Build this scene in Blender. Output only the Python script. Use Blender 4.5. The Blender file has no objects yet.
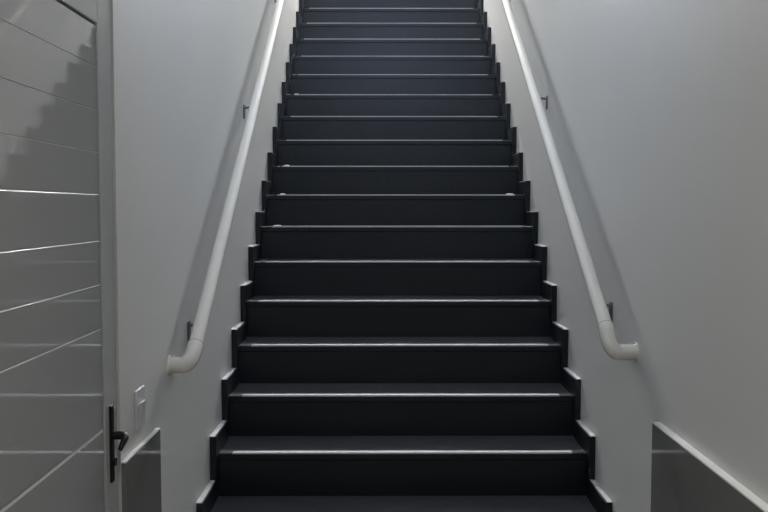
import bpy, bmesh, math, random
from mathutils import Vector, Matrix
random.seed(4)
S = bpy.context.scene
C = S.collection

# ------------------------------------------------------------------ measures
XL, XR = -0.6723, 0.8445          # faces of the two side walls
EYE = 1.675
RISE, GO = 0.175, 0.2532          # one step
Y1 = 2.579                        # nosing of the first step
N = 22                            # risers
SKT = 0.026                       # thickness of the stepped skirting
SKH, SKD = 0.0784, 0.0487
YTOP = Y1 + (N - 1) * GO
HTOP = N * RISE
YEND, YBACK = 9.5, -2.6
HCEIL_LOW, HCEIL = 2.7, 6.7
YBULK = 1.95

def ny(k): return Y1 + (k - 1) * GO
def nh(k): return k * RISE
def noseline(y): return (y - Y1) / GO * RISE + RISE

# ------------------------------------------------------------------ materials
def mat(name, col, rough=0.5, ior=1.5, noise=None, bump=None, metal=0.0, spec=0.5):
    m = bpy.data.materials.new(name); m.use_nodes = True
    nt = m.node_tree; b = nt.nodes['Principled BSDF']
    b.inputs['Base Color'].default_value = (*col, 1)
    b.inputs['Roughness'].default_value = rough
    b.inputs['IOR'].default_value = ior
    b.inputs['Metallic'].default_value = metal
    b.inputs['Specular IOR Level'].default_value = spec
    tc = nt.nodes.new('ShaderNodeTexCoord')
    if noise:
        sc, amt = noise
        n = nt.nodes.new('ShaderNodeTexNoise'); n.inputs['Scale'].default_value = sc
        n.inputs['Detail'].default_value = 4
        nt.links.new(tc.outputs['Object'], n.inputs['Vector'])
        r = nt.nodes.new('ShaderNodeValToRGB')
        r.color_ramp.elements[0].position = 0.3; r.color_ramp.elements[1].position = 0.7
        r.color_ramp.elements[0].color = (*[c * (1 - amt) for c in col], 1)
        r.color_ramp.elements[1].color = (*[min(1, c * (1 + amt)) for c in col], 1)
        nt.links.new(n.outputs['Fac'], r.inputs['Fac'])
        nt.links.new(r.outputs['Color'], b.inputs['Base Color'])
    if bump:
        sc, st = bump
        n2 = nt.nodes.new('ShaderNodeTexNoise'); n2.inputs['Scale'].default_value = sc
        n2.inputs['Detail'].default_value = 3
        nt.links.new(tc.outputs['Object'], n2.inputs['Vector'])
        bp = nt.nodes.new('ShaderNodeBump'); bp.inputs['Strength'].default_value = st
        bp.inputs['Distance'].default_value = 0.01
        nt.links.new(n2.outputs['Fac'], bp.inputs['Height'])
        nt.links.new(bp.outputs['Normal'], b.inputs['Normal'])
    return m

def emit(name, col, s):
    m = bpy.data.materials.new(name); m.use_nodes = True
    nt = m.node_tree; nt.nodes.clear()
    e = nt.nodes.new('ShaderNodeEmission'); o = nt.nodes.new('ShaderNodeOutputMaterial')
    e.inputs['Color'].default_value = (*col, 1); e.inputs['Strength'].default_value = s
    nt.links.new(e.outputs['Emission'], o.inputs['Surface'])
    return m

M_WALL = mat('wall_paint', (0.605, 0.60, 0.577), 0.42, 1.45, noise=(1.3, 0.02), bump=(9, 0.05))
M_CEIL = mat('ceiling_paint', (0.75, 0.75, 0.75), 0.7)
M_FLOOR = mat('floor_tile', (0.30, 0.30, 0.29), 0.25, noise=(5, 0.06))
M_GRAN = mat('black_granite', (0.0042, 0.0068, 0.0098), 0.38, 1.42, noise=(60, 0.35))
M_TREAD = mat('lighter_black_granite', (0.050, 0.052, 0.056), 0.28, 1.5, noise=(60, 0.3))
M_GROUT = mat('pale_grout', (0.55, 0.55, 0.54), 0.5)
M_STRIP = mat('grey_antislip_strip', (0.44, 0.44, 0.45), 0.65)
M_RAIL = mat('white_enamel', (0.70, 0.675, 0.61), 0.2)
M_BRKT = mat('grey_steel', (0.16, 0.16, 0.17), 0.4, metal=0.6)
M_DOOR = mat('white_lacquer', (0.36, 0.365, 0.36), 0.012, 1.95)
M_GLINT = mat('painted_groove_glint', (0.58, 0.58, 0.57), 0.3)  # pale colour stands in for light glinting on the groove lips
M_FRAME = mat('frame_lacquer', (0.42, 0.43, 0.42), 0.22, 1.5)
M_GASK = mat('dark_gasket', (0.02, 0.02, 0.02), 0.6)
M_BLACK = mat('black_handle_metal', (0.005, 0.005, 0.005), 0.5, spec=0.3)
M_TILE = mat('grey_glossy_tile', (0.17, 0.17, 0.158), 0.05, 1.5)
M_CAP = mat('lit_edge_and_lamp_base', (0.66, 0.65, 0.62), 0.35)  # light from above painted on the dado top; also the lamp base
M_SWITCH = mat('white_plastic', (0.60, 0.60, 0.60), 0.25)
M_FLECK = mat('white_flake', (0.85, 0.85, 0.85), 0.5)
M_GLOW = emit('added_daylight_pane', (0.965, 0.98, 1.0), 250.0)  # glowing pane added to send daylight down the flight
M_GLOW2 = emit('added_bluish_pane', (0.58, 0.72, 1.0), 4.6)  # bluish glowing pane added to brighten and reflect in the upper risers
M_LAMP = emit('added_lamp_diffuser', (1.0, 0.95, 0.89), 41.0)  # glow of the added lamp, fills the lower walls

# ------------------------------------------------------------------ helpers
def obj(name, bm, m, parent=None):
    bmesh.ops.recalc_face_normals(bm, faces=bm.faces)
    me = bpy.data.meshes.new(name); bm.to_mesh(me); bm.free()
    for x in (m if isinstance(m, (list, tuple)) else [m]): me.materials.append(x)
    o = bpy.data.objects.new(name, me); C.objects.link(o)
    if parent: o.parent = parent
    return o

def smooth(o, ang=40):
    me = o.data
    for p in me.polygons: p.use_smooth = True
    bm = bmesh.new(); bm.from_mesh(me)
    for e in bm.edges:
        if len(e.link_faces) == 2 and e.calc_face_angle(0) > math.radians(ang): e.smooth = False
    bm.to_mesh(me); bm.free()
    return o

def thing(name, label, cat, loc=(0, 0, 0), group=None, kind=None):
    o = bpy.data.objects.new(name, None); C.objects.link(o)
    o.location = loc; o.empty_display_size = 0.1
    return tag(o, label, cat, group, kind)

def tag(o, label, cat, group=None, kind=None):
    o['label'] = label; o['category'] = cat
    if group: o['group'] = group
    if kind: o['kind'] = kind
    return o

def box(bm, x0, x1, y0, y1, z0, z1, bevel=0.0, seg=2):
    t = bmesh.new()
    bmesh.ops.create_cube(t, size=1)
    for v in t.verts:
        v.co = Vector((x0 if v.co.x < 0 else x1, y0 if v.co.y < 0 else y1, z0 if v.co.z < 0 else z1))
    if bevel: bmesh.ops.bevel(t, geom=list(t.edges), offset=bevel, segments=seg, profile=0.5, affect='EDGES')
    merge(bm, t)
    return bm

def merge(bm, t):
    me = bpy.data.meshes.new('tmp'); t.to_mesh(me); t.free(); bm.from_mesh(me); bpy.data.meshes.remove(me)

def prism_y(bm, pts, y0, y1):            # polygon in x,z pushed along y
    a = [bm.verts.new((x, y0, z)) for x, z in pts]; b = [bm.verts.new((x, y1, z)) for x, z in pts]
    n = len(pts)
    for i in range(n): bm.faces.new((a[i], a[(i + 1) % n], b[(i + 1) % n], b[i]))
    bm.faces.new(a); bm.faces.new(list(reversed(b)))
    return bm

def tube(bm, pts, rad, seg=28, caps=True):
    pts = [Vector(p) for p in pts]
    rings = []; up = None
    for i, p in enumerate(pts):
        d = (pts[min(i + 1, len(pts) - 1)] - pts[max(i - 1, 0)]).normalized()
        if up is None:
            up = d.orthogonal().normalized()
        up = (up - d * up.dot(d)).normalized(); sd = d.cross(up)
        r = rad[i] if isinstance(rad, (list, tuple)) else rad
        rings.append([bm.verts.new(p + (up * math.cos(2 * math.pi * k / seg) + sd * math.sin(2 * math.pi * k / seg)) * r) for k in range(seg)])
    for i in range(len(rings) - 1):
        for k in range(seg):
            bm.faces.new((rings[i][k], rings[i][(k + 1) % seg], rings[i + 1][(k + 1) % seg], rings[i + 1][k]))
    if caps:
        bm.faces.new(rings[0]); bm.faces.new(list(reversed(rings[-1])))
    return bm

def struct(name, bm, m, label, cat):
    return tag(obj(name, bm, m), label, cat, kind='structure')

# ------------------------------------------------------------------ the shell
DY0, DY1, DH = 1.02, 2.166, 2.21           # outside of the door frame
W = 0.16
bm = bmesh.new()
box(bm, XL - W, XL, YBACK, DY0, 0, HCEIL)
box(bm, XL - W, XL, DY0, DY1, DH, HCEIL)
box(bm, XL - W, XL, DY1, YEND, 0, HCEIL)
struct('wall_left', bm, M_WALL, 'pale grey painted wall left of the stairs, with the door in it', 'wall')
bm = box(bmesh.new(), XR, XR + W, YBACK, YEND, 0, HCEIL)
struct('wall_right', bm, M_WALL, 'pale grey painted wall right of the stairs', 'wall')
bm = box(bmesh.new(), XL, XR, YBACK, Y1 + 0.012, -0.12, 0)
struct('floor', bm, M_FLOOR, 'grey floor at the foot of the stairs', 'floor')
bm = box(bmesh.new(), XL, XR, YTOP + 0.012, YEND, HTOP - 0.16, HTOP)
struct('floor_landing', bm, M_GRAN, 'black landing at the top of the stairs', 'floor')
# back wall, front wall above the landing with an added, unseen window
def wall_with_hole(y0, y1, z0, z1, hx0, hx1, hz0, hz1):
    bm = bmesh.new()
    box(bm, XL, hx0, y0, y1, z0, z1); box(bm, hx1, XR, y0, y1, z0, z1)
    box(bm, hx0, hx1, y0, y1, z0, hz0); box(bm, hx0, hx1, y0, y1, hz1, z1)
    return bm
W1 = (-0.50, 0.67, 5.40, 5.95)
W2 = (-0.50, 0.67, 3.1, 5.2)
struct('wall_front', wall_with_hole(YEND - W, YEND, HTOP, HCEIL, *W1), M_WALL, 'pale wall behind the landing above the stairs', 'wall')
struct('wall_back', box(bmesh.new(), XL, XR, YBACK, YBACK + W, 0, HCEIL_LOW), M_WALL, 'pale wall at the entrance end behind the viewer', 'wall')
def window(name, y, hole, pane, label):
    x0, x1, z0, z1 = hole
    t = thing(name, label, 'window', ((x0 + x1) / 2, y, z0), kind='structure')
    t_inv = Vector(t.location)
    def put(n, bm, m):
        for v in bm.verts: v.co -= t_inv
        return obj(n, bm, m, t)
    bm = bmesh.new()
    f = 0.05
    box(bm, x0, x0 + f, y - .03, y + .03, z0, z1); box(bm, x1 - f, x1, y - .03, y + .03, z0, z1)
    box(bm, x0 + f, x1 - f, y - .03, y + .03, z0, z0 + f); box(bm, x0 + f, x1 - f, y - .03, y + .03, z1 - f, z1)
    box(bm, (x0 + x1) / 2 - .02, (x0 + x1) / 2 + .02, y - .03, y + .03, z0 + f, z1 - f)
    put('window_frame', bm, M_FRAME)
    put('window_pane', box(bmesh.new(), x0 + f, (x0 + x1) / 2 - .02, y - .004, y + .004, z0 + f, z1 - f), pane)
    put('window_pane', box(bmesh.new(), (x0 + x1) / 2 + .02, x1 - f, y - .004, y + .004, z0 + f, z1 - f), pane)
window('added_window_1', YEND - W / 2, W1, M_GLOW, 'added, unseen window above the landing that lights the stairs from their head')  # added out of view, placed to throw the rail shadows
window('added_window_2', YBULK - .06, W2, M_GLOW2, 'added, unseen window over the entrance that brightens the upper risers')  # added out of view, mirrored by the upper risers
struct('ceiling', box(bmesh.new(), XL - W, XR + W, YBULK, YEND, HCEIL, HCEIL + .12), M_CEIL, 'white ceiling high above the stairs', 'ceiling')
struct('ceiling_entrance', box(bmesh.new(), XL, XR, YBACK, YBULK, HCEIL_LOW, HCEIL_LOW + .12), M_CEIL, 'white low ceiling over the foot of the stairs', 'ceiling')
struct('wall_upper', wall_with_hole(YBULK - .12, YBULK, HCEIL_LOW + .12, HCEIL, *W2), M_WALL, 'pale wall above the low ceiling facing the stairs', 'wall')

lamp = thing('added_ceiling_light', 'added, unseen ceiling lamp that lights the foot of the stairs', 'lamp', (0.086, 0.35, HCEIL_LOW))  # added out of view as light for the lower walls
bm = bmesh.new(); tube(bm, [(0, 0, 0), (0, 0, -.03), (0, 0, -.045)], [.17, .17, .155], 40)
smooth(obj('lamp_base', bm, M_CAP, lamp))
bm = bmesh.new(); tube(bm, [(0, 0, -.045), (0, 0, -.06), (0, 0, -.07)], [.15, .14, .10], 40)
smooth(obj('diffuser', bm, M_LAMP, lamp))

# ------------------------------------------------------------------ the staircase
st = thing('staircase', 'straight flight of polished black stone steps climbing between two pale walls', 'staircase', ((XL + XR) / 2, Y1, 0))
O = Vector(st.location)
def sput(n, bm, m, parent=st):
    for v in bm.verts: v.co -= O
    return obj(n, bm, m, parent)
xa, xb = XL + SKT, XR - SKT
for k in range(1, N + 1):
    yk, hk = ny(k), nh(k)
    if k < N:
        y_back = ny(k + 1) + .03
    else:
        y_back = yk + .30
    # tread slab with rounded front edge
    t = bmesh.new()
    th = .03
    prof = [(yk + .004, hk - th), (yk, hk - th + .004), (yk, hk - .005), (yk + .0015, hk - .0015), (yk + .005, hk), (y_back, hk), (y_back, hk - th)]
    a = [t.verts.new((xa, y, z)) for y, z in prof]; b = [t.verts.new((xb, y, z)) for y, z in prof]
    n = len(prof)
    for i in range(n): t.faces.new((a[i], a[(i + 1) % n], b[(i + 1) % n], b[i]))
    t.faces.new(a); t.faces.new(list(reversed(b)))
    for fc in t.faces:                       # lighter grey top, blacker front edge
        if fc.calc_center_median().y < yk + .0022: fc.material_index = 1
    tr = sput('tread', t, [M_TREAD, M_GRAN])
    s = bmesh.new()
    box(s, xa + .055, xb - .055, yk - .0015, yk + .024, hk, hk + .0025)
    box(s, xa + .055, xb - .055, yk - .0015, yk, hk - .004, hk)
    so = sput('antislip_strip', s, M_STRIP, tr); so['label'] = 'pale grey anti-slip strip along the front edge'
    sput('riser', box(bmesh.new(), xa, xb, yk + .003, yk + .023, hk - RISE, hk - th), M_GRAN)
    # skirting tiles on both sides, a pale grout bead along the top
    for x0, x1 in ((XL + .001, XL + SKT), (XR - SKT, XR - .001)):
        y0 = yk - SKD; y1 = yk - SKD + GO if k < N else YEND - W
        e = bmesh.new()
        box(e, x0, x1, y0, y1, hk - RISE + (SKH if False else 0), hk + SKH, bevel=.0015, seg=1)
        o = sput('skirting_tile', e, [M_GRAN, M_GROUT])
        g = bmesh.new()
        if x0 < 0: box(g, x0, x1 - .006, y0, y1, hk + SKH, hk + SKH + .003)
        else: box(g, x0 + .006, x1, y0, y1, hk + SKH, hk + SKH + .003)
        gb = sput('grout_bead', g, M_GROUT, o); gb['label'] = 'pale grout bead along the top edge of the skirting'

# ------------------------------------------------------------------ handrails
def handrail(side, d, hr, yl, end, ybrk, label, R=.0235):
    wx = XL if side < 0 else XR
    sg = 1 if side < 0 else -1                # towards the stair
    xr = wx + sg * d
    y0, y1 = yl, YTOP + .25
    P = lambda y: Vector((xr, y, noseline(y) + hr))
    t = thing('handrail', label, 'handrail', (wx, 2.7, 1.17), 'handrails of the staircase')
    o0 = Vector(t.location)
    def put(n, bm, m):
        for v in bm.verts: v.co -= o0
        return smooth(obj(n, bm, m, t))
    put('rail', tube(bmesh.new(), [P(y0), P(4.0), P(6.0), P(y1)], R), M_RAIL)
    # elbow turning into the wall, a hair wider than the rail
    dv = (P(y0) - P(y1)).normalized()
    a = P(y0); c = Vector((xr, end[0] - .012, end[1] + .002))
    e1 = Vector((wx, *end))
    c2 = c.copy(); pts = []
    for i in range(19):
        s = i / 18
        mid0 = a * (1 - s) + c2 * s
        e0 = Vector((xr - sg * .035, e1.y, e1.z))
        mid1 = c2 * (1 - s) + e0 * s
        pts.append(mid0 * (1 - s) + mid1 * s)
    pts.append(e1)
    put('elbow', tube(bmesh.new(), [a - dv * .012] + pts, R + .0025), M_RAIL)
    put('joint_ring', tube(bmesh.new(), [a - dv * .0135, a - dv * .0115], R + .0026), M_BRKT)['label'] = 'thin dark joint between rail and elbow'
    put('wall_flange', tube(bmesh.new(), [e1, e1 + Vector((sg * .005, 0, 0))], .032), M_RAIL)
    d2 = (P(y1) - P(y0)).normalized(); aa = P(y1)
    f1 = Vector((wx, aa.y + .07, aa.z + .05)); cc = aa + d2 * .08
    pts = []
    for i in range(13):
        s = i / 12; pts.append(aa * (1 - s) ** 2 + cc * 2 * s * (1 - s) + f1 * s * s)
    put('elbow', tube(bmesh.new(), pts, R + .0015), M_RAIL)
    for yb, dz in ybrk:
        zc = noseline(yb) + hr - dz
        bm = bmesh.new()
        box(bm, min(wx, wx + sg * .006), max(wx, wx + sg * .006), yb - .016, yb + .016, zc - .034, zc + .034, bevel=.002)
        zt = zc + .02
        tube(bm, [(wx + sg * .004, yb, zt), (wx + sg * (d - R) * .55, yb, zt + .002), (wx + sg * (d - R) * .8, yb, zt + .012), (wx + sg * (d - R) * .95, yb, zt + .03), (xr - sg * R * .75, yb, noseline(yb) + hr - R * .75)], .006, 12)
        b = put('bracket', bm, M_BRKT); b['label'] = 'small dark grey bracket fixed to the wall'
    return t
handrail(-1, .072, .950, 2.725, (2.683, 1.176), ((2.95, .135), (4.20, .10), (5.47, .115), (6.75, .115)), 'white tubular handrail on the wall left of the black steps, door side')
handrail(1, .092, .935, 2.815, (2.785, 1.199), ((3.09, .165), (4.35, .125), (5.63, .175), (6.9, .15)), 'white tubular handrail on the wall right of the black steps')

# ------------------------------------------------------------------ the door
FX = XL + .008                               # face of the frame
door = thing('door_1', 'white lacquered door with horizontal grooves in the left wall', 'door', (XL, 1.58, 0), kind='structure')
D0 = Vector(door.location)
def dput(n, bm, m, parent=door):
    for v in bm.verts: v.co -= D0
    return obj(n, bm, m, parent)
LY0, LY1, LH = 1.13, 2.055, 2.108
SX = XL - .004                               # face of the stiles and rail round the grooved field
bm = bmesh.new()
box(bm, SX - .05, SX, LY1 + .005, DY1 - .006, 0.006, DH - .006, bevel=.003, seg=2)
box(bm, SX - .05, SX, DY0 + .006, LY0 - .005, 0.006, DH - .006, bevel=.003, seg=2)
box(bm, SX - .05, SX, LY0 - .005, LY1 + .005, LH + .006, DH - .006, bevel=.003, seg=2)
fr = dput('leaf_frame', bm, M_FRAME); fr['label'] = 'pale grey stiles and top rail round the grooved field'
bm = bmesh.new()
box(bm, XL - .13, XL - .058, DY0, DY0 + .03, 0, DH)
box(bm, XL - .13, XL - .058, DY1 - .03, DY1, 0, DH)
box(bm, XL - .13, XL - .058, DY0 + .03, DY1 - .03, DH - .03, DH)
dput('door_frame', bm, M_FRAME)
bm = bmesh.new()
box(bm, XL - .05, XL - .03, LY1 - .006, LY1 + .008, 0.006, LH + .009)
box(bm, XL - .05, XL - .03, LY0 - .008, LY0 + .006, 0.006, LH + .009)
box(bm, XL - .05, XL - .03, LY0 - .008, LY1 + .008, LH - .006, LH + .009)
gk = dput('rebate_seal', bm, M_GASK); gk['label'] = 'dark seal in the gap round the grooved field'
LX = XL - .007
grooves = [(2.012, .001), (1.908, .001), (1.808, .001), (1.708, .0013), (1.596, .0013), (1.490, .0013), (1.382, .0013), (1.133, .0045),
           (.88, .002), (.775, .002), (.668, .002), (.562, .002), (.456, .002), (.35, .002)]
pts = [(LX - .04, .006), (LX, .006)]
for z, hw in sorted(grooves):
    pts += [(LX, z - hw), (LX - .0018, z + hw * .45), (LX - .0018, z + hw * .9), (LX, z + hw)]
pts += [(LX, LH), (LX - .04, LH)]
lb = prism_y(bmesh.new(), pts, LY0, LY1)
for fc in lb.faces:                          # pale lower lip imitates the glint along each groove
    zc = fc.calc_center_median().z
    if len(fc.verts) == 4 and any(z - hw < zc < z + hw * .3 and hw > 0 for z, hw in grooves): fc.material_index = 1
leaf = dput('door_leaf', lb, [M_DOOR, M_GLINT])
bp = dput('backplate', box(bmesh.new(), SX, SX + .006, 2.090, 2.112, .989, 1.183, bevel=.002), M_BLACK)
bp['label'] = 'narrow black backplate of the handle'
bm = bmesh.new()
hx = SX + .006; hz = 1.107; hy = 2.101
L = [(hx - .004, hy, hz), (hx + .020, hy, hz), (hx + .029, hy - .002, hz), (hx + .034, hy - .012, hz - .002), (hx + .034, hy - .022, hz - .008), (hx + .032, hy - .034, hz - .016), (hx + .030, hy - .042, hz - .025)]
tube(bm, L, [.011, .011, .0105, .009, .008, .007, .0055], 20)
lv = smooth(dput('lever', bm, M_BLACK)); lv['label'] = 'black lever handle'
bm = bmesh.new(); tube(bm, [(hx - .002, hy, 1.040), (hx + .007, hy, 1.040)], .010, 20)
kc = smooth(dput('lock_cylinder', bm, M_BLACK)); kc['label'] = 'black lock cylinder'

# ------------------------------------------------------------------ tiled dado on both walls, top edge coloured as catching light
def dado(name, x0, x1, y0, y1, h, label):
    t = thing(name, label, 'wainscot', ((x0 + x1) / 2, (y0 + y1) / 2, 0), kind='structure')
    o0 = Vector(t.location)
    def put(n, bm, m):
        for v in bm.verts: v.co -= o0
        return obj(n, bm, m, t)
    put('tile_panel', box(bmesh.new(), x0, x1, y0, y1, 0, h - .004), M_TILE)
    c = put('cap', box(bmesh.new(), x0, x1, y0, y1, h - .004, h), M_CAP); c['label'] = 'top edge of the tile panel, coloured pale as if lit from above'
dado('trim_1', XL, XL + .012, DY1 + .004, 2.514, 1.018, 'grey glossy tile dado with pale top edge between the door and the stairs')
dado('trim_2', XR - .024, XR, YBACK + W, 2.535, 1.029, 'grey glossy tile dado with pale top edge on the right wall')

# ------------------------------------------------------------------ switch
sw = thing('light_switch', 'white light switch on the left wall between the door and the handrail', 'light switch', (XL, 2.338, 1.118))
bm = box(bmesh.new(), 0, .005, -.044, .044, -.052, .058, bevel=.003)
obj('switch_plate', bm, M_SWITCH, sw)
bm = bmesh.new()
prism = [(.004, -.024), (.006, -.024), (.011, .018), (.004, .018)]
prism_y(bm, prism, -.012, .030)
obj('rocker', bm, M_SWITCH, sw)

# ------------------------------------------------------------------ paint flecks on the tread edges
def fleck(k, px, label, w=.03):
    y = ny(k) + .016
    x = ((px - 384) / 850 + .0037) * y
    x = max(xa + .02, x)
    bm = bmesh.new()
    n = 9
    top = bm.verts.new((0, 0, .006)); ring = []
    for i in range(n):
        a = 2 * math.pi * i / n; r = 1 + random.uniform(-.3, .25)
        ring.append(bm.verts.new((math.cos(a) * w * .5 * r, math.sin(a) * .011 * r, .0)))
    mid = [bm.verts.new((v.co.x * .75, v.co.y * .75, .0045)) for v in ring]
    for i in range(n):
        j = (i + 1) % n
        bm.faces.new((ring[i], ring[j], mid[j], mid[i])); bm.faces.new((mid[i], mid[j], top))
    bm.faces.new(list(reversed(ring)))
    o = obj('plaster_fleck', bm, M_FLECK); o.location = (x, y, nh(k) + .0026)
    tag(o, label, 'fleck', 'white flecks on the step edges')
fleck(14, 297.5, 'highest of the white flecks on the left end of the black step edges', .04)
fleck(11, 287, 'second highest white fleck on the left end of the black step edges', .045)
fleck(10, 283, 'white fleck on the left of the step edge just above the lowest fleck', .03)
fleck(9, 277.5, 'lowest white fleck on the left of the black step edges', .042)
fleck(10, 509, 'lone white fleck on the right end of a black step edge', .045)

# ------------------------------------------------------------------ world, camera, view
w = bpy.data.worlds.new('World'); S.world = w; w.use_nodes = True
w.node_tree.nodes['Background'].inputs['Color'].default_value = (.6, .7, .8, 1)
w.node_tree.nodes['Background'].inputs['Strength'].default_value = .3
cam = bpy.data.cameras.new('camera'); co = bpy.data.objects.new('camera', cam); C.objects.link(co)
cam.sensor_width = 36; cam.lens = 850 / 768 * 36; cam.clip_start = .02
co.location = (0, 0, EYE); co.rotation_euler = (math.pi / 2 - .0564, 0, -.0037)
S.camera = co
S.view_settings.view_transform = 'Standard'; S.view_settings.look = 'None'
S.view_settings.gamma = 1; S.view_settings.use_curve_mapping = False
S.view_settings.exposure = 0.46
